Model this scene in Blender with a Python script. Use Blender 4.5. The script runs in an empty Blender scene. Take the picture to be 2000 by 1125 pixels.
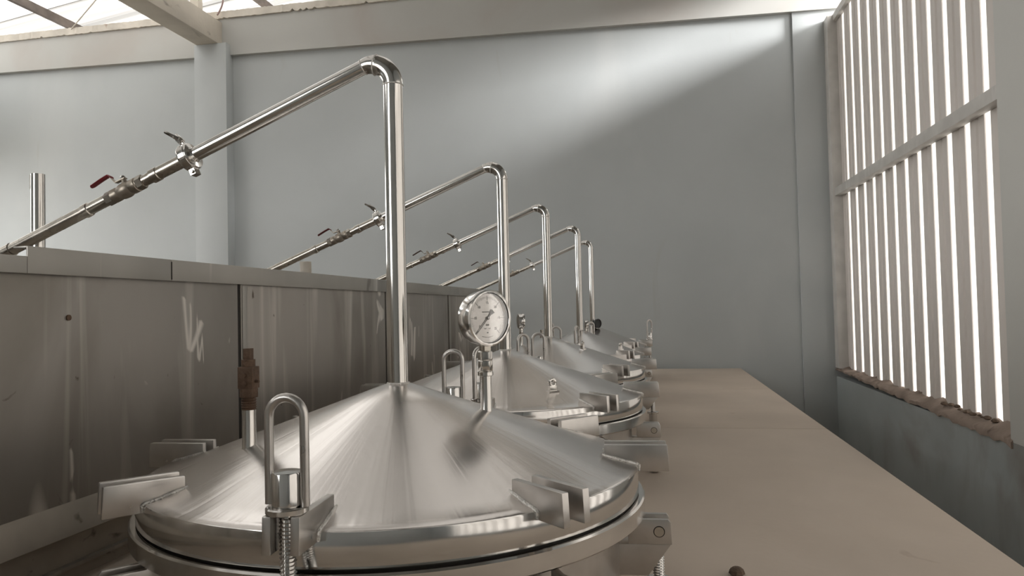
import bpy, bmesh, math, random
from mathutils import Vector, Matrix
random.seed(7)
PI = math.pi
scene = bpy.context.scene
COL = scene.collection

# ------------------------------------------------------------------ camera, world, exposure
F_PX, YAW, PITCH, ROLL = 1415.5, 0.1898, 0.0286, 0.0224
fw = Vector((-math.sin(YAW)*math.cos(PITCH), math.cos(YAW)*math.cos(PITCH), math.sin(PITCH)))
r0 = Vector((math.cos(YAW), math.sin(YAW), 0))
u0 = r0.cross(fw)
rt = r0*math.cos(ROLL) - u0*math.sin(ROLL)
up = r0*math.sin(ROLL) + u0*math.cos(ROLL)
cam = bpy.data.cameras.new('camera')
cam.sensor_width = 36
cam.lens = F_PX/2000*36
cam.clip_start = 0.05
camo = bpy.data.objects.new('camera', cam)
COL.objects.link(camo)
m3 = Matrix((rt, up, -fw)).transposed()
camo.matrix_world = Matrix.Translation((0, 0, 1.662)) @ m3.to_4x4()
scene.camera = camo

SKY = 5.0
w = bpy.data.worlds.new('overcast_sky')
scene.world = w
w.use_nodes = True
bg = w.node_tree.nodes['Background']
bg.inputs[0].default_value = (1.0, 0.985, 0.96, 1)
bg.inputs[1].default_value = SKY

sun = bpy.data.lights.new('hazy_sun', 'SUN')
sun.energy = 13.0
sun.angle = math.radians(17)
sun.color = (1.0, .985, .98)
suno = bpy.data.objects.new('hazy_sun', sun)
COL.objects.link(suno)
SUN_EL, SUN_AZ = math.radians(15.5), math.radians(17)
sd = Vector((-math.cos(SUN_AZ)*math.cos(SUN_EL), math.sin(SUN_AZ)*math.cos(SUN_EL), -math.sin(SUN_EL)))
suno.rotation_euler = sd.to_track_quat('-Z', 'Y').to_euler()

vs = scene.view_settings
vs.view_transform = 'Standard'
vs.look = 'None'
vs.gamma = 1
vs.use_curve_mapping = False
vs.exposure = 0.10


# ------------------------------------------------------------------ materials
def s2l(c):
    return tuple(((x/255+0.055)/1.055)**2.4 if x > 10 else x/255/12.92 for x in c)


def mat(name, col, rough=0.5, metal=0.0, var=0.15, scale=6.0, stretch=(1, 1, 1), detail=4.0,
        rvar=0.0, bump=0.0, bscale=None, dark=None, aniso=0.0, stains=None, spec=0.5):
    """Principled with noise-driven colour / roughness variation. stains = (colour, scale, stretch, lo, hi)"""
    m = bpy.data.materials.new(name)
    m.use_nodes = True
    nt = m.node_tree
    N, L = nt.nodes, nt.links
    p = N['Principled BSDF']
    p.inputs['Metallic'].default_value = metal
    p.inputs['Roughness'].default_value = rough
    p.inputs['Specular IOR Level'].default_value = spec
    tc = N.new('ShaderNodeTexCoord')
    mp = N.new('ShaderNodeMapping')
    mp.inputs['Scale'].default_value = stretch
    L.new(tc.outputs['Object'], mp.inputs['Vector'])
    nz = N.new('ShaderNodeTexNoise')
    nz.inputs['Scale'].default_value = scale
    nz.inputs['Detail'].default_value = detail
    L.new(mp.outputs[0], nz.inputs['Vector'])
    cr = N.new('ShaderNodeValToRGB')
    d = dark if dark else tuple(x*(1-var) for x in col)
    b = tuple(min(1, x*(1+var*0.6)) for x in col)
    cr.color_ramp.elements[0].position = 0.32
    cr.color_ramp.elements[1].position = 0.68
    cr.color_ramp.elements[0].color = (*d, 1)
    cr.color_ramp.elements[1].color = (*b, 1)
    L.new(nz.outputs['Fac'], cr.inputs[0])
    out = cr.outputs[0]
    for st in (stains or []):
        sc, ss, sst, lo, hi = st[:5]
        mp2 = N.new('ShaderNodeMapping')
        mp2.inputs['Scale'].default_value = sst
        L.new(tc.outputs['Object'], mp2.inputs['Vector'])
        n2 = N.new('ShaderNodeTexNoise')
        n2.inputs['Scale'].default_value = ss
        n2.inputs['Detail'].default_value = 6
        n2.inputs['Distortion'].default_value = 0.6
        L.new(mp2.outputs[0], n2.inputs['Vector'])
        mr = N.new('ShaderNodeMapRange')
        fac = n2.outputs['Fac']
        if len(st) > 5:           # thin dried-water lines: level lines of the noise, kept in patches
            n2.inputs['Detail'].default_value = 1.5
            sb = N.new('ShaderNodeMath')
            sb.operation = 'SUBTRACT'
            sb.inputs[1].default_value = st[5]
            L.new(fac, sb.inputs[0])
            ab = N.new('ShaderNodeMath')
            ab.operation = 'ABSOLUTE'
            L.new(sb.outputs[0], ab.inputs[0])
            n4 = N.new('ShaderNodeTexNoise')
            n4.inputs['Scale'].default_value = 2.2
            L.new(tc.outputs['Object'], n4.inputs['Vector'])
            m4 = N.new('ShaderNodeMapRange')
            m4.inputs['From Min'].default_value = .42
            m4.inputs['From Max'].default_value = .62
            m4.inputs['To Min'].default_value = .25
            m4.inputs['To Max'].default_value = 0
            L.new(n4.outputs['Fac'], m4.inputs['Value'])
            ad = N.new('ShaderNodeMath')
            L.new(ab.outputs[0], ad.inputs[0])
            L.new(m4.outputs[0], ad.inputs[1])
            fac = ad.outputs[0]
        mr.inputs['From Min'].default_value = lo
        mr.inputs['From Max'].default_value = hi
        L.new(fac, mr.inputs['Value'])
        mx = N.new('ShaderNodeMix')
        mx.data_type = 'RGBA'
        L.new(mr.outputs[0], mx.inputs['Factor'])
        L.new(out, mx.inputs['A'])
        mx.inputs['B'].default_value = (*sc, 1)
        out = mx.outputs['Result']
    L.new(out, p.inputs['Base Color'])
    if rvar:
        mr = N.new('ShaderNodeMapRange')
        mr.inputs['To Min'].default_value = max(0.02, rough-rvar)
        mr.inputs['To Max'].default_value = rough+rvar
        L.new(nz.outputs['Fac'], mr.inputs['Value'])
        L.new(mr.outputs[0], p.inputs['Roughness'])
    if bump:
        n3 = N.new('ShaderNodeTexNoise')
        n3.inputs['Scale'].default_value = bscale or scale*6
        n3.inputs['Detail'].default_value = 5
        L.new(mp.outputs[0], n3.inputs['Vector'])
        bp = N.new('ShaderNodeBump')
        bp.inputs['Strength'].default_value = bump
        bp.inputs['Distance'].default_value = 0.01
        L.new(n3.outputs['Fac'], bp.inputs['Height'])
        L.new(bp.outputs[0], p.inputs['Normal'])
    if aniso:
        p.inputs['Anisotropic'].default_value = aniso
        tg = N.new('ShaderNodeTangent')
        tg.direction_type = 'RADIAL'
        tg.axis = 'Z'
        L.new(tg.outputs[0], p.inputs['Tangent'])
    return m


def translucent(name, col, trans, rough_mix=0.5, stretch=(1, 1, 1), lo=.72):
    """sheet plastic that scatters daylight through"""
    m = bpy.data.materials.new(name)
    m.use_nodes = True
    nt = m.node_tree
    N, L = nt.nodes, nt.links
    N.remove(N['Principled BSDF'])
    o = N['Material Output']
    d = N.new('ShaderNodeBsdfDiffuse')
    t = N.new('ShaderNodeBsdfTranslucent')
    mx = N.new('ShaderNodeMixShader')
    tc = N.new('ShaderNodeTexCoord')
    mp = N.new('ShaderNodeMapping')
    mp.inputs['Scale'].default_value = stretch
    L.new(tc.outputs['Object'], mp.inputs['Vector'])
    nz = N.new('ShaderNodeTexNoise')
    nz.inputs['Scale'].default_value = 1.5
    nz.inputs['Detail'].default_value = 5
    L.new(mp.outputs[0], nz.inputs['Vector'])
    cr = N.new('ShaderNodeValToRGB')
    cr.color_ramp.elements[0].position = .4
    cr.color_ramp.elements[1].position = .58
    cr.color_ramp.elements[0].color = (*[c*lo for c in trans], 1)
    cr.color_ramp.elements[1].color = (*trans, 1)
    L.new(nz.outputs['Fac'], cr.inputs[0])
    L.new(cr.outputs[0], t.inputs['Color'])
    d.inputs['Color'].default_value = (*col, 1)
    mx.inputs[0].default_value = rough_mix
    L.new(d.outputs[0], mx.inputs[1])
    L.new(t.outputs[0], mx.inputs[2])
    L.new(mx.outputs[0], o.inputs['Surface'])
    return m


M = {}
M['lid'] = mat('brushed_lid_steel', (.735, .70, .675), .23, 1, .03, 3, rvar=.02, aniso=.5)
M['steel'] = mat('plate_steel', (.61, .585, .56), .30, 1, .10, 14, rvar=.07)
M['flange'] = mat('polished_flange_steel', (.74, .725, .705), .13, 1, .08, 7, stretch=(1, 1, 3), rvar=.06)
M['pipe'] = mat('polished_pipe_steel', (.72, .70, .67), .13, 1, .05, 6, stretch=(1, 1, .2), rvar=.03)
M['old_pipe'] = mat('weathered_pipe_steel', (.56, .525, .47), .27, 1, .18, 18, rvar=.08)
M['valve'] = mat('cast_valve_steel', (.40, .355, .30), .40, .9, .22, 25, rvar=.08)
M['weld'] = mat('weld_bead_steel', (.82, .80, .77), .28, 1, .25, 90, bump=.6, bscale=250)
M['gasket'] = mat('black_rubber', (.02, .018, .016), .7)
M['red'] = mat('red_lever_sleeve', s2l((128, 20, 36)), .38, 0, .2, 30)
M['dark_red'] = mat('faded_red_lever_sleeve', s2l((92, 22, 28)), .45, 0, .3, 30)
M['dark_lever'] = mat('worn_dark_lever_sleeve', s2l((74, 52, 46)), .5, 0, .3, 30)
M['rust'] = mat('rusty_valve_metal', s2l((108, 86, 70)), .6, .35, .35, 45, bump=.3, bscale=160)
M['dull'] = mat('stained_tank_sheet', (.40, .375, .345), .46, .7, .16, 1.6, stretch=(1, 1, .35), rvar=.08,
                stains=[((.24, .215, .185), 1.7, (1, 1.1, .6), .52, .80), ((.66, .63, .585), 4.0, (1, 2.0, .12), .54, .76),
                        ((.84, .80, .75), 1.5, (1, 1.3, .7), .018, .004, .50), ((.80, .76, .71), 2.6, (1, 2.0, .22), .020, .004, .53),
                        ((.13, .11, .09), 16, (1, 1, .7), .70, .76)])
M['rim'] = mat('tank_rim_sheet', (.43, .415, .385), .42, .7, .14, 2.0, stretch=(1, 1, .3), rvar=.08,
               stains=[((.66, .64, .60), 3.2, (1, 1.6, .12), .64, .70), ((.21, .185, .16), 5, (1, 1, .5), .64, .8)])
M['ledge'] = mat('dirty_tank_ledge', (.42, .375, .32), .6, .3, .2, 4,
                 stains=[((.09, .075, .06), 9, (1, 1, 2), .62, .72)])
M['seam'] = mat('dark_seam_sealant', (.035, .03, .026), .8)
M['wall'] = mat('grey_wall_paint', (.455, .478, .48), .55, 0, .05, .9, bump=.05, bscale=35, detail=6,
                stains=[((.53, .545, .54), .8, (1, 1, .5), .55, .9), ((.40, .39, .36), 3.5, (1, 1, .25), .70, .95)])
M['column'] = mat('pale_column_paint', (.62, .615, .585), .6, 0, .05, .9, stains=[((.50, .48, .45), 3, (1, 1, .3), .66, .9)])
M['lintel'] = mat('warm_grey_beam_paint', (.46, .455, .43), .6, 0, .05, .8, detail=6,
                  stains=[((.42, .375, .34), .7, (1, 1, 1), .5, .8)])
M['lowwall'] = mat('grey_green_low_wall_paint', (.36, .39, .39), .6, 0, .10, 1.5, detail=6,
                   stains=[((.17, .125, .095), 1.1, (1, 1, .8), .52, .8)])
M['concrete'] = mat('bare_cream_concrete', (.60, .545, .465), .85, 0, .10, 2.5, bump=.25, bscale=25,
                    stains=[((.20, .165, .135), 5.5, (1, .5, 1), .64, .78)])
M['cap'] = mat('chipped_cream_plaster', (.62, .57, .50), .85, 0, .15, 5, bump=.4, bscale=20,
               stains=[((.30, .20, .15), 7, (1, 1, 1), .66, .76)])
M['platform'] = mat('dusty_tan_cement', (.54, .46, .385), .8, 0, .09, 1.3, detail=8, bump=.10, bscale=30,
                    stains=[((.61, .53, .455), .9, (1, .6, 1), .52, .85), ((.38, .30, .24), 4.5, (1, 1, 1), .70, .82)])
M['floor'] = mat('dark_floor_cement', (.20, .175, .15), .85, 0, .2, 1)
M['sill'] = mat('dirt_covered_sill', (.30, .235, .195), .95, 0, .25, 6, bump=.6, bscale=18,
                stains=[((.13, .095, .075), 6, (1, 1, 1), .58, .75)])
M['frame'] = mat('grey_frame_paint', (.60, .58, .55), .5, .1, .12, 5,
                 stains=[((.74, .73, .70), 6, (1, 1, .3), .6, .8)])
M['slat'] = mat('warm_grey_sheet_slat', (.74, .69, .65), .55, .1, .08, 1.2, stretch=(1, 1, .3),
                stains=[((.45, .40, .36), 5, (1, 1, .25), .66, .9)])
M['purlin'] = mat('brown_steel_purlin', (.13, .105, .09), .6, .3, .3, 6)
M['metalroof'] = mat('galvanised_roof_sheet', (.36, .35, .33), .55, .3, .12, 1)
M['ground'] = mat('yard_ground', (.30, .27, .23), .9, 0, .2, .3)
M['dial'] = mat('gauge_dial_card', (.80, .80, .785), .45, 0, .02, 4)
M['print'] = mat('gauge_print', (.035, .034, .034), .5)
M['fade_print'] = mat('gauge_fine_print', (.24, .24, .235), .5)
M['darkdial'] = mat('dark_gauge_case', (.025, .024, .024), .45)
M['dirt'] = mat('dry_dirt_clod', (.15, .105, .075), .95, 0, .4, 30, bump=.5)
M['pink'] = mat('faded_cable_sleeve', (.30, .20, .18), .6)
M['roofsheet'] = translucent('translucent_roof_sheet', (.62, .62, .60), (.50, .495, .485), .75)
M['midsheet'] = translucent('mid_fill_roof_sheet', (.6, .59, .57), (.24, .236, .226), .6)  # unseen sheets, translucency graded to balance light on lids and back wall
M['farsheet'] = translucent('streaked_roof_sheet', (.5, .49, .47), (.40, .395, .385), .65, (.05, 5, .05), .50)
M['fillsheet'] = translucent('dim_fill_roof_sheet', (.5, .49, .47), (.175, .171, .163), .6)  # unseen sheets let through a dim light added for the lid reflections
M['pane'] = translucent('milky_window_strip', (.7, .68, .65), (.275, .266, .25), .75)
M['dimpane'] = translucent('fill_window_strip', (.4, .38, .35), (.26, .25, .235), .75)  # pane of the added window, dimmed to set its fill light

# lids: fine waviness and grain running from the apex to the rim
_m = M['lid']
_N, _L = _m.node_tree.nodes, _m.node_tree.links
_tc = _N.new('ShaderNodeTexCoord')
_fl = _N.new('ShaderNodeVectorMath')
_fl.operation = 'MULTIPLY'
_fl.inputs[1].default_value = (1, 1, 0)
_L.new(_tc.outputs['Object'], _fl.inputs[0])
_len = _N.new('ShaderNodeVectorMath')
_len.operation = 'LENGTH'
_L.new(_fl.outputs[0], _len.inputs[0])
_nm = _N.new('ShaderNodeVectorMath')
_nm.operation = 'NORMALIZE'
_L.new(_fl.outputs[0], _nm.inputs[0])
_nz = _N.new('ShaderNodeTexNoise')
_nz.inputs['Scale'].default_value = 7
_nz.inputs['Detail'].default_value = 4
_nz.inputs['Roughness'].default_value = .55
_L.new(_nm.outputs[0], _nz.inputs['Vector'])
_mu = _N.new('ShaderNodeMath')
_mu.operation = 'MULTIPLY'
_L.new(_nz.outputs['Fac'], _mu.inputs[0])
_L.new(_len.outputs['Value'], _mu.inputs[1])
_bp = _N.new('ShaderNodeBump')
_bp.inputs['Strength'].default_value = .26
_bp.inputs['Distance'].default_value = .016
_L.new(_mu.outputs[0], _bp.inputs['Height'])
_L.new(_bp.outputs[0], _N['Principled BSDF'].inputs['Normal'])

g = bpy.data.materials.new('gauge_glass')
g.use_nodes = True
nt = g.node_tree
nt.nodes.remove(nt.nodes['Principled BSDF'])
tr = nt.nodes.new('ShaderNodeBsdfTransparent')
gl = nt.nodes.new('ShaderNodeBsdfGlossy')
gl.inputs['Roughness'].default_value = .04
fr = nt.nodes.new('ShaderNodeFresnel')
fr.inputs[0].default_value = 1.45
mx = nt.nodes.new('ShaderNodeMixShader')
nt.links.new(fr.outputs[0], mx.inputs[0])
nt.links.new(tr.outputs[0], mx.inputs[1])
nt.links.new(gl.outputs[0], mx.inputs[2])
nt.links.new(mx.outputs[0], nt.nodes['Material Output'].inputs['Surface'])
M['glass'] = g


# ------------------------------------------------------------------ mesh helpers
class MB:
    def __init__(self):
        self.v, self.f = [], []

    def raw(self, vs, fs):
        o = len(self.v)
        self.v += [tuple(x) for x in vs]
        self.f += [tuple(i+o for i in f) for f in fs]
        return self

    def box(self, x0, x1, y0, y1, z0, z1):
        return self.raw([(x0, y0, z0), (x1, y0, z0), (x1, y1, z0), (x0, y1, z0),
                         (x0, y0, z1), (x1, y0, z1), (x1, y1, z1), (x0, y1, z1)],
                        [(0, 3, 2, 1), (4, 5, 6, 7), (0, 1, 5, 4), (1, 2, 6, 5), (2, 3, 7, 6), (3, 0, 4, 7)])

    def prism(self, poly, O, A, B, C, t):
        """polygon in plane (A,B) at O, thickness t along C centred"""
        O, A, B, C = Vector(O), Vector(A), Vector(B), Vector(C)
        n = len(poly)
        vs = [O+A*a+B*b-C*t/2 for a, b in poly]+[O+A*a+B*b+C*t/2 for a, b in poly]
        fs = [tuple(range(n-1, -1, -1)), tuple(range(n, 2*n))]
        fs += [(i, (i+1) % n, (i+1) % n+n, i+n) for i in range(n)]
        return self.raw(vs, fs)

    def rings(self, rings, cap=True, closed=False):
        n = len(rings[0])
        vs = [p for r in rings for p in r]
        fs = []
        m = len(rings)
        for k in range(m if closed else m-1):
            a, b = k*n, ((k+1) % m)*n
            for i in range(n):
                j = (i+1) % n
                fs.append((a+i, a+j, b+j, b+i))
        if cap and not closed:
            fs.append(tuple(range(n-1, -1, -1)))
            fs.append(tuple(range((m-1)*n, m*n)))
        return self.raw(vs, fs)

    def lathe(self, prof, n=48, O=(0, 0, 0), axis=(0, 0, 1), cap=True, closed=False, phase=0.0):
        O, W = Vector(O), Vector(axis).normalized()
        U = W.orthogonal().normalized()
        if abs(W.z) > .999:
            U = Vector((1, 0, 0))
        V = W.cross(U)
        R = []
        for r, z in prof:
            R.append([O+W*z+(U*math.cos(2*PI*i/n+phase)+V*math.sin(2*PI*i/n+phase))*r for i in range(n)])
        return self.rings(R, cap, closed)

    def cyl(self, a, b, r, r2=None, n=24, phase=0.0):
        a, b = Vector(a), Vector(b)
        return self.lathe([(r, 0), (r2 if r2 is not None else r, (b-a).length)], n, a, b-a, phase=phase)

    def tube(self, pts, r, n=14, closed=False):
        pts = [Vector(p) for p in pts]
        rs = r if isinstance(r, (list, tuple)) else [r]*len(pts)
        m = len(pts)
        T = []
        for i in range(m):
            if closed:
                d = pts[(i+1) % m]-pts[i-1]
            else:
                d = pts[min(i+1, m-1)]-pts[max(i-1, 0)]
            T.append(d.normalized())
        U = T[0].orthogonal().normalized()
        R = []
        for i in range(m):
            U = (U-T[i]*U.dot(T[i])).normalized()
            V = T[i].cross(U)
            R.append([pts[i]+(U*math.cos(2*PI*k/n)+V*math.sin(2*PI*k/n))*rs[i] for k in range(n)])
        return self.rings(R, True, closed)

    def torus(self, O, axis, R, r, n=36, k=8):
        return self.lathe([(R+r*math.cos(2*PI*i/k), r*math.sin(2*PI*i/k)) for i in range(k)], n, O, axis, cap=False, closed=True)

    def mesh(self, name, m, bevel=0.0, angle=35, segs=2):
        me = bpy.data.meshes.new(name)
        me.from_pydata(self.v, [], self.f)
        bm = bmesh.new()
        bm.from_mesh(me)
        bmesh.ops.recalc_face_normals(bm, faces=bm.faces)
        if bevel:
            ed = [e for e in bm.edges if len(e.link_faces) == 2 and e.calc_face_angle(0) > math.radians(30)]
            bmesh.ops.bevel(bm, geom=ed, offset=bevel, segments=segs, profile=.6, affect='EDGES', clamp_overlap=True)
        bm.to_mesh(me)
        bm.free()
        me.materials.append(m)
        me.shade_smooth()
        me.set_sharp_from_angle(angle=math.radians(angle))
        return me


CACHE = {}


def part(name, builder, m, parent=None, key=None, loc=(0, 0, 0), rotz=0.0, bevel=0.0, angle=35):
    """one mesh object; builder() -> MB; meshes with the same key are shared"""
    k = (key, m.name) if key else None
    if k and k in CACHE:
        me = CACHE[k]
    else:
        me = builder().mesh(name, m, bevel, angle)
        if k:
            CACHE[k] = me
    o = bpy.data.objects.new(name, me)
    COL.objects.link(o)
    o.location = loc
    o.rotation_euler = (0, 0, rotz)
    if parent:
        o.parent = parent
    return o


def tag(o, label=None, cat=None, group=None, kind=None):
    if label: o['label'] = label
    if cat: o['category'] = cat
    if group: o['group'] = group
    if kind: o['kind'] = kind
    return o


def thing(name, label, cat, loc=(0, 0, 0), group=None, rotz=0.0):
    o = bpy.data.objects.new(name, None)
    o.empty_display_size = .05
    COL.objects.link(o)
    o.location = loc
    o.rotation_euler = (0, 0, rotz)
    return tag(o, label, cat, group)


def box(*a):
    return lambda: MB().box(*a)


# ------------------------------------------------------------------ the setting
YB = 9.0          # back wall
XW = 2.08         # inner face of the right wall
PZ = 0.90         # top of the platform
RIDGE_X, RIDGE_Z = -2.0, 7.1


def roof_z(x):
    return RIDGE_Z+.14*(x-RIDGE_X) if x < RIDGE_X else RIDGE_Z-.33*(x-RIDGE_X)


floor = part('floor', box(-10.2, 2.4, -4.2, 14.0, -.1, 0), M['floor'])
tag(floor, 'dark cement floor below the platform', 'floor', kind='structure')
yard = part('ground', box(-40, 40, -40, 50, -.25, -.1), M['ground'])
tag(yard, 'bare yard ground outside the shed', 'ground', kind='structure')

# platform of three cement slabs around the tanks
plat = part('platform', box(-1.75, 1.005, -.6, 8.93, 0, .84), M['platform'])
tag(plat, 'long tan cement platform carrying the row of steel tanks', 'platform', kind='structure')
ys = [-.6, .85, 4.64, 6.755, 8.93]
for a, b in zip(ys[:-1], ys[1:]):
    part('slab', box(-1.75, 1.013, a+.004, b-.004, .84, PZ), M['platform'], plat, bevel=.004)

# back wall
wb = part('wall_back', box(-10.2, 2.3, YB, YB+.2, 0, 5.74), M['wall'])
tag(wb, 'grey painted back wall with a shaft of light', 'wall', kind='structure')


def lintel():
    x0, x1 = -10.0, 2.3
    zb = lambda x: 5.12-.0178*x
    return MB().prism([(x0, zb(x0)), (x1, zb(x1)), (x1, 5.735), (x0, 5.735)], (0, YB-.035, 0), (1, 0, 0), (0, 0, 1), (0, 1, 0), .07)


part('lintel_beam', lintel, M['lintel'], wb)
part('pillar', box(-6.05, -5.57, YB-.17, YB, 0, 5.36), M['wall'], wb, bevel=.006)
part('corner_pillar', box(1.72, 2.3, YB-.035, YB, 0, 5.10), M['wall'], wb, bevel=.006)


def capping():
    b = MB()
    n = 420
    R = []
    for i in range(n+1):
        x = -10+12.2*i/n
        j = [random.uniform(-.004, .004) for _ in range(4)]
        if random.random() < .06: j[1] += random.uniform(.01, .03)
        R.append([(x, YB-.10+j[0], 5.725+j[1]), (x, YB+.2, 5.73), (x, YB+.2, 5.83+j[2]), (x, YB-.10+j[0], 5.822+j[3])])
    return b.rings(R)


part('wall_cap', capping, M['cap'], wb, angle=20)

# side and rear walls outside the view, with openings added to let light in
def left():  # the bay is an unseen opening added to brighten the back wall's left
    b = MB()
    b.box(-10.4, -10.2, -4.2, 4.2, 0, 5.4)
    b.box(-10.4, -10.2, 4.2, 8.5, 0, .9)
    b.box(-10.4, -10.2, 4.2, 8.5, 4.0, 5.4)
    b.box(-10.4, -10.2, 8.5, 14, 0, 5.4)
    return b


wl = part('wall_left', left, M['wall'])
tag(wl, 'grey left wall of the shed with a wide open bay added for light', 'wall', kind='structure')


def rear():  # unseen doorway added for bright bands on the stems and lid skirts
    b = MB()
    y0, y1 = -2.9, -2.7
    b.box(-10.2, -5.4, y0, y1, 0, 5.4)
    b.box(-3.0, 2.3, y0, y1, 0, 5.4)
    b.box(-5.4, -3.0, y0, y1, 4.2, 5.4)
    b.prism([(-10.2, 5.4), (2.3, 5.4), (2.3, roof_z(2.3)-.02), (RIDGE_X, RIDGE_Z-.02), (-10.2, roof_z(-10.2)-.02)], (0, -2.8, 0), (1, 0, 0), (0, 0, 1), (0, 1, 0), .2)
    return b


wf = part('wall_front', rear, M['wall'])
tag(wf, 'grey wall behind the viewer with a tall doorway added for its reflections', 'wall', kind='structure')

# right wall: low wall with a dirty sloping sill, column, rest of the wall
wr = part('wall_right', box(XW, XW+.22, -4.2, YB, 0, .80), M['lowwall'])
tag(wr, 'low grey green wall under the slatted window', 'wall', kind='structure')
part('column', box(XW, XW+.3, 3.2, 4.83, .80, 5.68), M['column'], wr, bevel=.008)
part('wall_panel', box(XW+.02, XW+.22, -2.8, 3.2, 3.6, 5.68), M['wall'], wr)
part('wall_panel', box(XW+.02, XW+.22, -2.8, -1.6, .80, 3.6), M['wall'], wr)
part('sun_stop_panel', box(XW+.10, XW+.20, 4.83, 7.6, 4.95, 5.66), M['wall'], wr)  # unseen panel added to stop the sun short of the pillar


def sill():
    b = MB()
    n = 60
    R = []
    for i in range(n+1):
        y = 4.8+(YB-4.8-.02)*i/n
        j = [random.uniform(-1, 1) for _ in range(5)]
        sh = .10*(y-4.8)/4.2
        R.append([(XW-.012+.006*j[0], y, .775+.012*j[1]+sh), (XW+.26, y, .78), (XW+.26, y, .90+.01*j[2]),
                  (XW+.10, y, .875+.022*j[3]+sh*.4), (XW+.03, y, .845+.012*j[4]+sh*.6), (XW-.012, y, .81+.008*j[1]+sh*.8)])
    return b.rings(R)


win = part('window_1', box(XW+.05, XW+.12, 4.83, YB-.04, 4.88, 4.955), M['frame'])
tag(win, 'tall window of grey sheet slats and bright milky strips', 'window', kind='structure')
part('sill', sill, M['sill'], win, angle=60)
part('jamb', box(XW-.01, XW+.20, YB-.20, YB-.005, .90, 4.955), M['frame'], win, bevel=.004)
part('rail', box(XW+.005, XW+.09, 4.83, YB-.2, 2.865, 2.955), M['frame'], win, bevel=.003)
strip_y = [5.183+.306*i for i in range(12)]+[8.80]
SX = XW+.095
edges = []
for y in strip_y:
    edges.append((y-.043, y+.043))
    part('pane', lambda: MB().raw([(SX+.008, -.0425, .86), (SX+.008, .0425, .86), (SX+.008, .0425, 4.94), (SX+.008, -.0425, 4.94)], [(0, 1, 2, 3)]), M['pane'], win, key='pane', loc=(0, y, 0))


def slat(w_):
    def f():
        b = MB()
        R = []
        h = w_/2
        prof = [(-h, .010), (-h+.003, 0), (-.022, 0), (-.012, .012), (.012, .012), (.022, 0), (h-.003, 0), (h, .010)]
        prof += [(y, x+.004) for y, x in reversed(prof)]
        return b.rings([[(SX+x, y, z) for y, x in prof] for z in (.86, 4.95)])
    return f


part('slat', box(SX, SX+.03, YB-.25, YB-.01, .86, 4.95), M['slat'], win)
prev = 4.78
for a, b_ in edges+[(YB-.10, None)]:
    wd = a-prev
    if wd > .05:
        part('slat', slat(wd), M['slat'], win, key='slat%.3f' % wd, loc=(0, (a+prev)/2, 0), angle=25)
    prev = b_
fill_win = part('added_window', box(XW+.05, XW+.12, -1.6, 3.2, 3.5, 3.6), M['frame'])  # unseen window added to brighten the gauge dial and nearest tank
tag(fill_win, 'unseen slatted window added near the column to light the gauge', 'window', kind='structure')
part('pane', lambda: MB().raw([(SX+.02, -1.6, .8), (SX+.02, 3.2, .8), (SX+.02, 3.2, 3.5), (SX+.02, -1.6, 3.5)], [(0, 1, 2, 3)]), M['dimpane'], fill_win)
for i in range(15):
    part('slat', slat(.14), M['slat'], fill_win, key='slat2', loc=(0, -1.4+.31*i, -.86+.81), angle=25).scale = (1, 1, .66)
for i in range(16):
    y = 5.15+random.random()*.75
    s = random.uniform(.010, .03)

    def clod(s=s):
        b = MB()
        return b.lathe([(s*.5, -.2*s), (s, .1*s), (s*.8, .5*s), (s*.3, .8*s)], 7, phase=random.random())
    part('dirt_clod', clod, M['dirt'], win, loc=(XW+.02+random.random()*.05, y, .868+.02*(y-5.15)), angle=10)

# roof: ceiling of corrugated sheets on purlins
ceil = part('ceiling', box(RIDGE_X-.1, RIDGE_X+.1, -4.3, 14, RIDGE_Z+.02, RIDGE_Z+.05), M['metalroof'])
tag(ceil, 'pitched shed roof of translucent corrugated sheets', 'ceiling', kind='structure')


def sheet(x0, x1):
    def f():
        b = MB()
        prof = []
        for k in range(4):
            y = k*.25
            prof += [(y, 0), (y+.13, 0), (y+.16, .04), (y+.22, .04)]
        prof.append((1.02, 0))
        vs = []
        for y, h in prof:
            vs += [(x0, y, roof_z(x0)+h), (x1, y, roof_z(x1)+h)]
        fs = [(2*i, 2*i+1, 2*i+3, 2*i+2) for i in range(len(prof)-1)]
        return b.raw(vs, fs)
    return f


for i in range(18):
    y = -4+i
    ma = M['fillsheet'] if -2 <= y < 3 else M['midsheet'] if 3 <= y < 6 else M['roofsheet'] if 6 <= y < 9 else M['farsheet'] if y >= 9 else M['metalroof']
    part('roof_sheet', sheet(-10.6, -4.3), ma, ceil, key='sheetA', loc=(0, y, 0), angle=10)
    part('roof_sheet', sheet(-4.3, -2.0), M['fillsheet'] if -2 <= y < 8 else M['farsheet'] if y >= 9 else M['metalroof'], ceil, key='sheetC', loc=(0, y, 0), angle=10)
    part('roof_sheet', sheet(-2.0, .3), M['fillsheet'] if 3 <= y < 8 else M['metalroof'], ceil, key='sheetD', loc=(0, y, 0), angle=10)
    part('roof_sheet', sheet(.3, 2.32), M['metalroof'], ceil, key='sheetE', loc=(0, y, 0), angle=10)
for x in (-8.55, -5.8, -3.35, -1.4, .8):
    part('purlin', box(x-.03, x+.03, -4, 14, roof_z(x)-.13, roof_z(x)-.01), M['purlin'], ceil)

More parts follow.
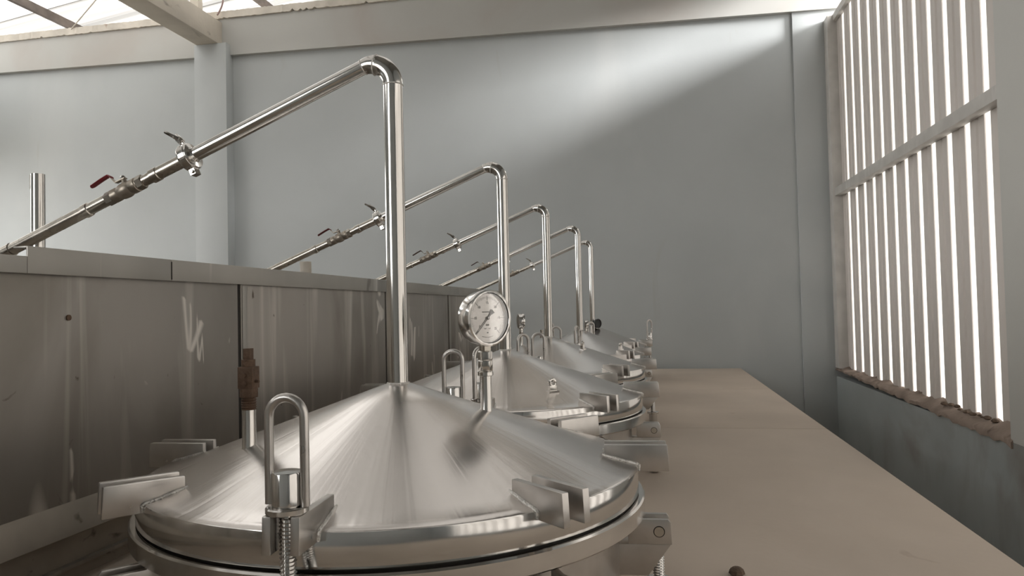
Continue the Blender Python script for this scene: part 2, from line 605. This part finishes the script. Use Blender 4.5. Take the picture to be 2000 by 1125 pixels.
beam = part('trim_1', box(-6.02, -5.69, -1.0, YB-.0, 5.36, 5.68), M['concrete'], bevel=.012)
tag(beam, 'bare cream concrete beam over the grey pillar', 'beam', kind='structure')
rod = part('tie_rod', lambda: MB().cyl((-8.05, YB-.1, 5.80), (-7.45, YB-.3, 6.10), .008, n=8), M['cap'], ceil)
rod['label'] = 'thin pale rod'
part('roof_post', box(-5.98, -5.86, YB-.35, YB-.25, 5.68, 6.25), M['concrete'], ceil)
part('roof_cable', lambda: MB().tube([(-5.66+.05*math.sin(t*3), YB-.22+.1*t, 5.72+.09*t*4) for t in [i/10 for i in range(12)]], .011, 8), M['pink'], ceil)

part('red_cable', lambda: MB().tube([(2.02, YB-.03, 5.16), (2.03, YB-.05, 5.24), (2.08, YB-.05, 5.245), (2.12, YB-.06, 5.30)], .012, 8), M['red'], ceil)

# ------------------------------------------------------------------ left trough tank
TX, TZ = -1.656, 1.86
tr_ = thing('condenser_tank', 'long dull stained steel trough tank along the left side with pipes running into it', 'tank', (TX, 3.2, PZ))
Lz = lambda z: z-PZ
Ly = lambda y: y-3.2
jo = [-.6, .55, 2.70, 4.36, 5.80, 7.80]
for a, b_ in zip(jo[:-1], jo[1:]):
    part('panel', box(-.006, 0, Ly(a)+.011, Ly(b_)-.011, Lz(1.10), Lz(1.80)), M['dull'], tr_, bevel=.002)
for y in jo[1:-1]:
    part('seam', box(-.012, -.005, Ly(y)-.013, Ly(y)+.013, Lz(1.10), Lz(1.80)), M['seam'], tr_)
part('seam', box(.0155, .0166, Ly(2.252), Ly(2.258), Lz(1.79), Lz(1.852)), M['seam'], tr_)
for y in jo[1:-1]:
    part('seam_strip', box(-.004, .003, Ly(y)+.020, Ly(y)+.055, Lz(1.13), Lz(1.782)), M['rim'], tr_, bevel=.001)
part('back_panel', box(-1.30, -1.29, Ly(-.6), Ly(7.8), 0, Lz(1.80)), M['dull'], tr_)
for y in (-.6, 7.79):
    part('end_panel', box(-1.30, -.003, Ly(y), Ly(y)+.01, 0, Lz(1.80)), M['dull'], tr_)
part('bottom_panel', box(-1.30, -.01, Ly(-.6), Ly(7.8), .04, .05), M['dull'], tr_)
rj = [-.6, 1.66, 2.255, 4.40, 6.1, 7.815]
for i, (a, b_) in enumerate(zip(rj[:-1], rj[1:])):
    dz = -.028 if i == 0 else 0

    def rimseg(a=a, b_=b_, dz=dz):
        b = MB()
        b.box(.011, .016, Ly(a)+.0006, Ly(b_)-.0006, Lz(1.786), Lz(TZ)+dz)
        b.box(-.03, .0112, Ly(a)+.0006, Ly(b_)-.0006, Lz(TZ)+dz-.005, Lz(TZ)+dz)
        return b
    part('rim', rimseg, M['rim'], tr_, bevel=.0012)
part('back_rim', box(-1.31, -1.28, Ly(-.6), Ly(7.815), Lz(1.786), Lz(TZ)), M['rim'], tr_, bevel=.003)
part('end_rim', box(-1.28, -.03, Ly(7.79), Ly(7.815), Lz(1.786), Lz(TZ)), M['rim'], tr_, bevel=.003)


def ledge():
    return MB().prism([(-.01, Lz(1.145)), (.012, Lz(1.125)), (.030, Lz(1.05)), (.022, Lz(1.045)), (-.01, Lz(1.05))], (0, Ly(3.6), 0), (1, 0, 0), (0, 0, 1), (0, 1, 0), 8.4)


part('base_ledge', ledge, M['ledge'], tr_)
part('plinth', box(-1.30, -.03, Ly(-.6), Ly(7.8), 0, Lz(1.05)), M['ledge'], tr_)
h = part('bolt_hole', lambda: MB().cyl((-.002, Ly(1.815), Lz(1.665)), (.004, Ly(1.815), Lz(1.665)), .0085, n=16), M['rust'], tr_)
h['label'] = 'dark round plug'

# open standpipes in the trough
sp = thing('standpipe', 'short upright open steel pipe standing in the trough at far left', 'pipe', (-1.92, 1.985, .951))
part('tube', lambda: MB().lathe([(.020, 0), (.020, 1.176), (.0165, 1.176), (.0165, 0)], 24, cap=False, closed=True), M['pipe'], sp)
part('pipe_clip', lambda: MB().box(-.026, -.016, -.006, .006, 1.13, 1.175), M['old_pipe'], sp)
sp = thing('standpipe', 'stubby pale pipe end showing behind the second sloping pipe', 'pipe', (-1.83, 3.63, .951))
part('tube', lambda: MB().lathe([(.030, 0), (.030, .99), (.026, .99), (.026, 0)], 24, cap=False, closed=True), M['cap'], sp)

lump = part('dirt_lump', lambda: MB().lathe([(.015, -.002), (.023, .004), (.020, .013), (.011, .020), (.001, .022)], 9, phase=.4), M['dirt'], loc=(.214, 2.135, PZ+.003), angle=20)
tag(lump, 'dark lump of dirt lying alone on the tan platform', 'dirt')

# ------------------------------------------------------------------ tanks
TK = [(-.675, 1.862, 1.0), (-.683, 3.362, 1.0), (-.685, 4.827, 1.0), (-.606, 6.182, .84), (-.610, 7.577, .86)]
OFF = -87.0
BOLTS = {0: {0: 0, 4: 0}, 1: {0: 68, 4: 42}, 2: {0: 15, 4: 10}, 3: {0: 75}, 4: {0: 40, 2: 50, 7: 20}}   # engaged lugs -> handle turn
TLAB = ['large steel tank with conical lid nearest the camera, carrying the big clear gauge',
        'second steel tank with conical lid, bare ring eye standing on its lid slope',
        'third steel tank with conical lid, half hidden behind the second tank',
        'fourth steel tank with conical lid, just in front of the farthest one',
        'farthest steel tank with conical lid, a loop handle raised on its right edge']
Z = lambda z: z-PZ
CONE = [(.600, Z(1.2705)), (.560, Z(1.282)), (.45, Z(1.321)), (.3, Z(1.374)), (.15, Z(1.427)), (.03, Z(1.4695))]


def cone_z(r):
    for (r1, z1), (r2, z2) in zip(CONE[:-1], CONE[1:]):
        if r2 <= r <= r1:
            return z1+(z2-z1)*(r1-r)/(r1-r2)
    return CONE[-1][1]


def lid_mb(s):
    def f():
        p = [(0.001, Z(1.196)), (.627*s, Z(1.196)), (.629*s, Z(1.198)), (.629*s, Z(1.259)), (.6285*s, Z(1.263)), (.625*s, Z(1.2655)), (.606*s, Z(1.2695))]
        p += [(r*s if r > .05 else r, z) for r, z in CONE]
        p += [(.001, Z(1.4695))]
        return MB().lathe(p, 128)
    return f


def lug_mb(s, side):
    def f():
        poly = [(.545*s, Z(1.312)), (.703*s, Z(1.312)), (.707*s, Z(1.246)), (.61*s, Z(1.246)), (.545*s, Z(1.275))]
        return MB().prism(poly, (0, side*.0262, 0), (1, 0, 0), (0, 0, 1), (0, 1, 0), .0165)
    return f


def weld_mb(s, side):
    def f():
        pts = [(r*s, side*.0365, z) for r, z in [(.540, Z(1.288)), (.565, Z(1.281)), (.598, Z(1.272)), (.626, Z(1.266)), (.6315, Z(1.262)), (.6315, Z(1.248))]]
        return MB().tube(pts, [.003, .0045, .004, .004, .0045, .003], 8)
    return f


def thread_mb(z0, z1, r=.0152):
    def f():
        p = []
        z = z0
        while z < z1:
            p += [(r, z), (r-.0035, z+.0034)]
            z += .0068
        return MB().lathe(p+[(r, z1)], 20)
    return f


def handle_mb():
    R, r, zt = .0345, .0082, 1.4795
    pts = [(-R, 0, Z(1.327)), (-R, 0, Z(1.38)), (-R, 0, Z(1.44))]
    pts += [(R*math.cos(PI-PI*i/14), 0, Z(zt)+R*math.sin(PI*i/14)) for i in range(15)]
    pts += [(R, 0, Z(1.44)), (R, 0, Z(1.38)), (R, 0, Z(1.325))]
    return MB().tube(pts, r, 16)


def bracket_mb(s, side):
    def f():
        poly = [(.60*s, Z(1.135)), (.625*s, Z(1.126)), (.700*s, Z(1.126)), (.706*s, Z(1.118)), (.708*s, Z(1.064)), (.60*s, Z(1.064))]
        return MB().prism(poly, (0, side*.0262, 0), (1, 0, 0), (0, 0, 1), (0, 1, 0), .0135)
    return f


def gusset_mb(s):
    def f():
        return MB().prism([(.575*s, Z(1.0635)), (.706*s, Z(1.0635)), (.648*s, Z(.985)), (.575*s, Z(.985))], (0, 0, 0), (1, 0, 0), (0, 0, 1), (0, 1, 0), .060)
    return f


def eye_mb():
    b = MB()
    b.box(-.024, .024, -.015, .015, -.004, .006)
    b.box(-.0165, .0165, -.008, .008, .004, .026)
    pts = [(.0125*math.cos(2*PI*i/16), 0, .038+.0125*math.sin(2*PI*i/16)) for i in range(16)]
    b.tube(pts, .0078, 10, closed=True)
    return b


tanks = []
for i, (X, Y, s) in enumerate(TK):
    t = thing('steam_tank', TLAB[i], 'tank', (X, Y, PZ), 'row of conical lidded steel tanks')
    tanks.append(t)
    S = '%.2f' % s
    part('body', lambda: MB().lathe([(.578*s, 0), (.578*s, Z(1.15))], 96), M['steel'], t, 'body'+S)
    fl = part('flange', lambda: MB().lathe([(.56*s, Z(1.147)), (.641*s, Z(1.147)), (.645*s, Z(1.151)), (.645*s, Z(1.1875)), (.641*s, Z(1.1915)), (.56*s, Z(1.1915))], 128, cap=False, closed=True),
              M['flange'], t, 'flange'+S)
    part('gasket', lambda: MB().lathe([(.57*s, Z(1.191)), (.622*s, Z(1.191)), (.622*s, Z(1.1965)), (.57*s, Z(1.1965))], 96, cap=False, closed=True), M['gasket'], t, 'gasket'+S)
    lid = part('lid', lid_mb(s), M['lid'], t, 'lid'+S, angle=30)
    part('rim_band', lambda: MB().lathe([(.626*s, Z(1.1965)), (.6295*s, Z(1.1965)), (.6305*s, Z(1.1985)), (.6305*s, Z(1.2600)), (.6290*s, Z(1.2632)), (.626*s, Z(1.2640))], 128, cap=False, closed=True), M['flange'], lid, 'band'+S)
    rots = [math.radians(OFF+45*k) for k in range(8)]
    for k, a in enumerate(rots):
        for side in (-1, 1):
            part('lug_plate', lug_mb(s, side), M['steel'], lid, 'lug%s%d' % (S, side), rotz=a, bevel=.0025)
            part('weld_bead', weld_mb(s, side), M['weld'], lid, 'weld%s%d' % (S, side), rotz=a)
            part('bracket_plate', bracket_mb(s, side), M['steel'], fl, 'brk%s%d' % (S, side), rotz=a, bevel=.0015)
        part('gusset', gusset_mb(s), M['steel'], fl, 'gus'+S, rotz=a, bevel=.002)
        part('hinge_pin', lambda: MB().cyl((.677*s, -.0345, Z(1.096)), (.677*s, .0345, Z(1.096)), .0122, n=20), M['old_pipe'], fl, 'pin'+S, rotz=a)
        for side in (-1, 1):
            part('pin_ring', lambda: MB().torus((.677*s, side*.0331, Z(1.096)), (0, 1, 0), .0132, .0011, 20, 6), M['gasket'], fl, 'pring%s%d' % (S, side), rotz=a)
        px, py = .675*s*math.cos(a), .675*s*math.sin(a)
        if k in BOLTS[i]:
            bo = part('swing_bolt', thread_mb(Z(1.085), Z(1.34)), M['flange'], t, 'bolt', loc=(px, py, 0), rotz=a)
            part('washer', lambda: MB().lathe([(.017, Z(1.3125)), (.0355, Z(1.3125)), (.038, Z(1.315)), (.038, Z(1.3225)), (.0355, Z(1.325)), (.017, Z(1.325))], 32, cap=False, closed=True), M['flange'], bo, 'washer')
            part('nut', lambda: MB().lathe([(.0255, Z(1.325)), (.0272, Z(1.327)), (.0272, Z(1.382)), (.0255, Z(1.3845)), (.001, Z(1.3855))], 32), M['flange'], bo, 'nut', angle=40)
            part('handle', handle_mb, M['steel'], bo, 'handle', rotz=-a+math.radians(BOLTS[i][k])-(0 if k else math.radians(2)))
        else:
            bo = part('swing_bolt', thread_mb(Z(.955), Z(1.096)), M['flange'], t, 'bolt_down', loc=(px*1.0, py*1.0, 0), rotz=a)
            part('nut', lambda: MB().lathe([(.0255, Z(.906)), (.0272, Z(.908)), (.0272, Z(.953)), (.0255, Z(.955))], 32), M['flange'], bo, 'nut_down')
            part('washer', lambda: MB().lathe([(.0355, Z(.955)), (.038, Z(.957)), (.038, Z(.965)), (.0355, Z(.967))], 32), M['flange'], bo, 'washer_down')

# lifting eyes on the lids of the second, third and fourth tank
for i, r, a, rz in ((1, .463, -54.3, 40), (2, .258, -23.8, 75), (3, .40, -30, 60)):
    a = math.radians(a)
    part('lifting_eye', eye_mb, M['pipe'], tanks[i], 'eye', loc=(r*math.cos(a), r*math.sin(a), cone_z(r)-.002 if i < 3 else cone_z(r/.84)-.002), rotz=math.radians(rz))


def nip(r, z0, z1):
    return lambda: MB().lathe([(r+.003, z0), (r, z0+.006), (r, z1), (r*.8, z1)], 28)


# nipple for the rusty relief valve on the first tank, gauge pipe
part('valve_nipple', nip(.0165, Z(1.335), Z(1.432)), M['pipe'], tanks[0], loc=(-.2915, -.249, 0))
part('gauge_pipe', nip(.0155, Z(1.375), Z(1.487)), M['pipe'], tanks[0], loc=(.2365, .022, 0))
part('valve_nipple', nip(.0165, Z(1.35), Z(1.432)), M['pipe'], tanks[3], loc=(-.2915, -.249, 0))

# relief valves
rv = thing('relief_valve', 'rusty brown relief valve on a short nipple at the nearest tank', 'valve', (TK[0][0]-.2915, TK[0][1]-.249, 1.432))


def rv_thread():
    p = []
    for k in range(5):
        p += [(.0185, k*.006), (.0160, k*.006+.003)]
    return MB().lathe(p+[(.0185, .031), (.001, .031)], 20)


part('thread', rv_thread, M['rust'], rv)
part('hex_base', lambda: MB().lathe([(.0205, .029), (.022, .031), (.022, .050), (.0205, .052)], 6, phase=.3), M['rust'], rv, bevel=.0008)
part('body', lambda: MB().box(-.0195, .0195, -.017, .017, .051, .104), M['rust'], rv, bevel=.002)
part('cap', lambda: MB().cyl((0, 0, .104), (0, 0, .121), .0165, n=18), M['rust'], rv)
part('spindle', lambda: MB().box(-.009, .009, -.009, .009, .121, .148), M['rust'], rv, bevel=.001)
part('side_screw', lambda: MB().cyl((.018, -.004, .068), (.030, -.004, .068), .0035, n=10), M['rust'], rv)
part('boss', lambda: MB().cyl((-.001, -.016, .084), (-.001, -.0215, .084), .0055, n=12), M['rust'], rv)
part('boss', lambda: MB().cyl((-.001, -.016, .064), (-.001, -.0205, .064), .0065, n=12), M['rust'], rv)
rv = thing('relief_valve', 'small silvery relief valve on the far fourth tank, left of its pipe', 'valve', (TK[3][0]-.2915, TK[3][1]-.249, 1.432))
part('body', lambda: MB().lathe([(.016, 0), (.018, .004), (.018, .02), (.012, .024), (.012, .036), (.015, .04), (.015, .05), (.001, .052)], 18), M['old_pipe'], rv)


# ------------------------------------------------------------------ vapour pipes
TH = math.radians(22)
DU = Vector((-math.cos(TH), 0, -math.sin(TH)))      # along the sloping pipe
DW = Vector((-math.sin(TH), 0, math.cos(TH)))       # square to it, upwards
RB, ZS = .0612, .809
AE = math.radians(112)
E0 = Vector((-RB+RB*math.cos(AE), 0, ZS+RB*math.sin(AE)))


def P(u, w=0, y=0):
    return E0+DU*u+DW*w+Vector((0, y, 0))


def arc(t):
    return Vector((-RB+RB*math.cos(t), 0, ZS+RB*math.sin(t)))


def elbow_mb():
    ts = [AE*i/22 for i in range(23)]
    rr = [.0275 if t < math.radians(78) else .0275-.0065*(t-math.radians(78))/math.radians(34) for t in ts]
    return MB().tube([arc(t) for t in ts], rr, 28)


def profile(segs, n=24, phase=0.0):
    """stepped tube along the slope: list of (u, r)"""
    return lambda: MB().lathe([(r, u) for u, r in segs], n, E0, DU, phase=phase)


def clamp_mb():
    b = MB()
    c = .577
    b.lathe([(.020, c-.024), (.024, c-.018), (.037, c-.016), (.0385, c-.013), (.0385, c-.010), (.041, c-.009), (.041, c+.009), (.0385, c+.010), (.0385, c+.013), (.037, c+.016), (.024, c+.018), (.019, c+.024)], 32, E0, DU)
    return b


def wing_mb():
    b = MB()
    c = .577
    b.tube([P(c, .036), P(c+.006, .060)], .005, 10)
    b.tube([P(c+.004, .050), P(c+.012, .066)], .010, 6)
    b.tube([P(c+.008, .062, -.004), P(c+.020, .078, -.014), P(c+.034, .094, -.016)], [.007, .0055, .004], 8)
    b.tube([P(c+.008, .062, .004), P(c+.016, .074, .016), P(c+.024, .090, .020)], [.007, .0055, .004], 8)
    return b


def hinge_mb():
    b = MB()
    c = .577
    b.prism([(c-.008, -.037), (c+.009, -.037), (c+.009, -.056), (c-.008, -.056)], E0, DU, DW, (0, 1, 0), .026)
    b.cyl(P(c, -.047, -.019), P(c, -.047, .019), .005, n=10)
    return b


def valve_mb():
    c = .80
    return MB().lathe([(.0185, c-.046), (.0185, c-.042), (.0215, c-.040), (.0215, c-.022), (.0190, c-.018), (.0225, c-.010), (.0235, c), (.0225, c+.012), (.0190, c+.022), (.0205, c+.026), (.0205, c+.044), (.0175, c+.047)], 20, E0, DU)


def neck_mb():
    c = .80
    return MB().tube([P(c-.004, .018), P(c-.004, .030), P(c-.004, .036)], [.010, .0075, .0065], 12)


def lever_mb():
    c = .80
    pts = [(-.012, .034), (.022, .034), (.036, .064), (.098, .058)]
    b = MB()
    up_ = [(u, w_+.0016) for u, w_ in pts]
    dn = [(u, w_-.0016) for u, w_ in reversed(pts)]
    b.prism([(c+u, w_) for u, w_ in up_+dn], E0, DU, DW, (0, 1, 0), .015)
    return b


def sleeve_mb():
    c = .80
    pts = [(.030, .0555), (.037, .064), (.060, .0625), (.098, .058), (.102, .0575)]
    b = MB()
    R = []
    for (u, w_), hw in zip(pts, (.0095, .0105, .0105, .0105, .006)):
        q = P(c+u, w_)
        R.append([q+DW*(.004*math.sin(2*PI*k/12))+Vector((0, hw*math.cos(2*PI*k/12), 0)) for k in range(12)])
    return b.rings(R)


PLAB = ['tall steel vapour pipe nearest the camera, sloping down left past a bright red lever',
        'second vapour pipe in the row, sloping down with a dark red lever valve',
        'third vapour pipe in the row, middle height of the five in the photo',
        'fourth vapour pipe in the row, second from the back wall',
        'farthest and smallest looking vapour pipe, nearest the back wall']
for i, (X, Y, s) in enumerate(TK):
    v = thing('vapour_pipe', PLAB[i], 'pipe', (X, Y, 1.468), 'sloping vapour pipes from tank to trough')
    part('stem', lambda: MB().lathe([(.0270, 0), (.0270, ZS)], 36), M['pipe'], v, 'stem')
    part('weld_ring', lambda: MB().torus((0, 0, .001), (0, 0, 1), .0285, .0032), M['weld'], v, 'ring0')
    part('weld_ring', lambda: MB().torus((0, 0, ZS), (0, 0, 1), .0272, .0018), M['weld'], v, 'ring1')
    part('elbow', elbow_mb, M['pipe'], v, 'elbow')
    a78 = math.radians(78)
    part('weld_ring', lambda: MB().torus(arc(a78), (-math.sin(a78), 0, math.cos(a78)), .0272, .0022), M['weld'], v, 'ring2')
    part('weld_ring', lambda: MB().torus(E0, DU, .0208, .0018), M['weld'], v, 'ring3')
    part('upper_pipe', profile([(-.002, .0200), (.555, .0200)]), M['pipe'], v, 'upper')
    cl = part('pipe_clamp', clamp_mb, M['pipe'], v, 'clamp')
    part('wing_nut', wing_mb, M['pipe'], cl, 'wing')
    part('clamp_hinge', hinge_mb, M['pipe'], cl, 'hinge')
    part('coupling', profile([(.599, .0190), (.682, .0185), (.684, .0205), (.706, .0205), (.708, .0165), (.742, .0165)]), M['old_pipe'], v, 'coup')
    part('hex_nut', profile([(.737, .0215), (.755, .0215)], 6), M['old_pipe'], v, 'hex1')
    va = part('ball_valve', valve_mb, M['valve'], v, 'valve')
    part('valve_neck', neck_mb, M['valve'], va, 'neck')
    lm = (M['red'], M['dark_red'], M['dark_lever'], M['dark_lever'], M['dark_lever'])[i]
    part('lever', lever_mb, M['valve'], va, 'lever', bevel=.0006)
    ls = part('lever_sleeve', sleeve_mb, lm, va, 'sleeve')
    if i < 2: ls['label'] = ('red plastic sleeve', 'dark red plastic sleeve')[i]
    part('lever_nut', lambda: MB().lathe([(.0075, 0), (.0075, .006), (.004, .010)], 6, P(.796, .0355), DW), M['pipe'], va, 'lnut')
    part('hex_nut', profile([(.846, .0205), (.866, .0205)], 6), M['old_pipe'], v, 'hex2')
    part('lower_pipe', profile([(.866, .0175), (.930, .0175), (.932, .0205), (.950, .0205), (.952, .0180), (1.42, .0180)]), M['old_pipe'], v, 'lower')
    part('end_collar', profile([(1.222, .0205), (1.258, .0205)]), M['old_pipe'], v, 'ecol')


# ------------------------------------------------------------------ pressure gauges
def text_meshes(items):
    """items: (string, size, x, y, rot) -> MB of flat letters in the XY plane"""
    b = MB()
    dg = None
    for s_, size, x, y, rot in items:
        cu = bpy.data.curves.new('t', 'FONT')
        cu.body = s_
        cu.size = size
        cu.align_x = 'CENTER'
        cu.align_y = 'CENTER'
        cu.resolution_u = 2
        o = bpy.data.objects.new('t', cu)
        COL.objects.link(o)
        dg = bpy.context.evaluated_depsgraph_get()
        me = bpy.data.meshes.new_from_object(o.evaluated_get(dg))
        Rm = Matrix.Translation((x, y, 0)) @ Matrix.Rotation(rot, 4, 'Z')
        b.raw([Rm @ v_.co for v_ in me.vertices], [tuple(p.vertices) for p in me.polygons])
        bpy.data.objects.remove(o)
        bpy.data.curves.remove(cu)
        bpy.data.meshes.remove(me)
    return b


def orient(n):
    """matrix that stands a dial (XY plane, +Z to viewer) upright facing n"""
    n = Vector(n).normalized()
    x = Vector((0, 0, 1)).cross(n).normalized()
    y = n.cross(x)
    return Matrix((x, y, n)).transposed().to_4x4()


def gauge(label, loc, n, R, zc, tank_detail=True, dark=False):
    """loc: root (bottom of socket); zc: height of dial centre above it; n: facing"""
    k = R/.0755
    t = thing('pressure_gauge', label, 'gauge', loc)
    Mo = Matrix.Translation((0, 0, zc)) @ orient(n)

    def sub(name, bld, m, parent=t, bevel=0, angle=35):
        def f():
            b = bld()
            b.v = [tuple(Mo @ Vector(v_)*1.0) for v_ in b.v]
            return b
        return part(name, f, m, parent, bevel=bevel, angle=angle)
    case_m = M['darkdial'] if dark else M['flange']
    case = sub('case', lambda: MB().lathe([(.001, -.030*k), (.064*k, -.030*k), (.069*k, -.027*k), (.071*k, -.020*k), (.071*k, .010*k), (.0735*k, .012*k)], 64), case_m)
    sub('bezel', lambda: MB().lathe([(.0655*k, .020*k), (.067*k, .0235*k), (.071*k, .0245*k), (.0748*k, .0225*k), (.0755*k, .018*k), (.0755*k, .010*k), (.0735*k, .008*k), (.0655*k, .008*k)], 64, cap=False, closed=True), M['flange'] if not dark else case_m, case)
    dial = sub('dial', lambda: MB().lathe([(.0655*k, .009*k), (.0655*k, .0115*k), (.001, .0115*k)], 64), M['dial'] if not dark else M['darkdial'])
    if tank_detail:
        zz = .0125*k

        def marks():
            b = MB()
            for q in range(61):
                a = math.radians(225-270*q/60)
                big = q % 10 == 0
                r1, r2, hw = (.047, .0585, .00055) if big else (.0515 if q % 5 else .0500, .0575, .00022)
                d = Vector((math.cos(a), math.sin(a), 0))
                e = Vector((-d.y, d.x, 0))
                vs_ = [d*r1-e*hw, d*r2-e*hw, d*r2+e*hw, d*r1+e*hw]
                b.raw([(p.x, p.y, zz) for p in vs_], [(0, 1, 2, 3)])
            return b
        mk = sub('dial_marks', marks, M['print'], dial)
        mk['kind'] = 'stuff'

        def nums():
            it = []
            for j, s_ in enumerate(('0', '05', '10', '15', '20', '15', '25')):
                a = math.radians(225-45*j)
                it.append((s_, .0094, .0405*math.cos(a)+(.0015 if j == 0 else 0), .0405*math.sin(a)+(.0065 if j == 0 else 0), 0))
            b = text_meshes(it)
            b.v = [(x, y, zz) for x, y, z in b.v]
            return b
        sub('dial_numerals', nums, M['print'], dial)

        def fine():
            b = MB()
            for a0 in range(-20, 21, 4):
                a = math.radians(270+a0)
                b.box(.0515*math.cos(a)-.0013, .0515*math.cos(a)+.0013, .0515*math.sin(a)-.0005, .0515*math.sin(a)+.0005, zz, zz+.0001)
            for q in range(8):
                b.box(-.018+.0032*q, -.0155+.0032*q, .0148, .0172, zz, zz+.0001)
            for q in range(3):
                b.box(-.0052+.0036*q, -.0027+.0036*q, -.0205, -.0165, zz, zz+.0001)
            b.box(-.0025, .0020, -.0405, -.0375, zz, zz+.0001)
            for sx in (-.0085, .0065):
                pts = [Vector((sx+.0028*math.cos(q), -.0262+.0028*math.sin(q), zz)) for q in [PI+PI*j/8 for j in range(9)]]
                b.tube(pts, .0005, 5)
            return b
        fp = sub('fine_print', fine, M['fade_print'], dial)

        def needle():
            b = MB()
            a = math.radians(225.5)
            d = Vector((math.cos(a), math.sin(a)))
            e = Vector((-d.y, d.x))
            o = [d*.060+e*.0004, d*.0-d*.006+e*.0022, -d*.022+e*.0075, -d*.026+e*.0*1, -d*.022-e*.0075, -d*.006-e*.0022, d*.060-e*.0004]
            o = [d*.060+e*.0004, -d*.004+e*.0012, -d*.012+e*.0016, -d*.026+e*.0072, -d*.026-e*.0072, -d*.012-e*.0016, -d*.004-e*.0012, d*.060-e*.0004]
            return b.prism([(p.x, p.y) for p in o], (0, 0, .0150), (1, 0, 0), (0, 1, 0), (0, 0, 1), .0008)
        sub('needle', needle, M['print'])
        sub('needle_hub', lambda: MB().lathe([(.0042, .0125), (.0042, .0165), (.0028, .0180), (.001, .0182)], 20), M['flange'])
        sub('glass', lambda: MB().lathe([(.0660, .0205), (.0660, .0215)], 48), M['glass'], case)
    # neck and nuts (upright)
    zb = zc-.066*k
    part('neck', lambda: MB().box(-.011*k, .011*k, -.011*k, .011*k, .062*k, zb+.006), case_m if dark else M['old_pipe'], t, bevel=.001, rotz=math.atan2(n[1], n[0]))
    part('hex_nut', lambda: MB().lathe([(.017*k, .038*k), (.0195*k, .041*k), (.0195*k, .062*k), (.017*k, .065*k)], 6, phase=.35), M['pipe'], t, bevel=.0008)
    part('hex_socket', lambda: MB().lathe([(.018*k, .010*k), (.0195*k, .013*k), (.0195*k, .038*k), (.018*k, .040*k)], 6, phase=.35), M['pipe'], t, bevel=.0008)
    part('collar', lambda: MB().lathe([(.017*k, -.002*k), (.0212*k, 0), (.0212*k, .009*k), (.017*k, .011*k)], 28), M['pipe'], t)
    return t


gx, gy = TK[0][0]+.2365, TK[0][1]+.022
gauge('big round steel pressure gauge with white dial on the nearest tank', (gx, gy, 1.487), (.805, -.593, 0), .0755, .152)


def tank_gauge(i, label, x, y, zc, R, n, dark=False):
    """a smaller gauge on a pipe rising from tank i's cone"""
    X, Y, s = TK[i]
    r = math.hypot(x-X, y-Y)
    k = R/.0755
    zb = PZ+cone_z(min(.6, r/s))
    z0 = zc-.13*k
    part('gauge_pipe', lambda: MB().lathe([(.014, Z(zb)-.01), (.011, Z(zb)), (.011, Z(z0)+.001)], 18), M['pipe'], tanks[i], loc=(x-X, y-Y, 0))
    gauge(label, (x, y, z0), n, R, .13*k, False, dark)


tank_gauge(2, 'steel pressure gauge seen edge on, just right of the big gauge', -.865, 4.80, 1.577, .054, (.85, .35, 0))
tank_gauge(3, 'small steel gauge seen edge on between the two farthest pipes', -.560, 6.28, 1.512, .040, (.9, .3, 0))
tank_gauge(4, 'small black gauge right of the farthest vapour pipe', -.555, 7.50, 1.490, .048, (.75, -.66, 0), True)
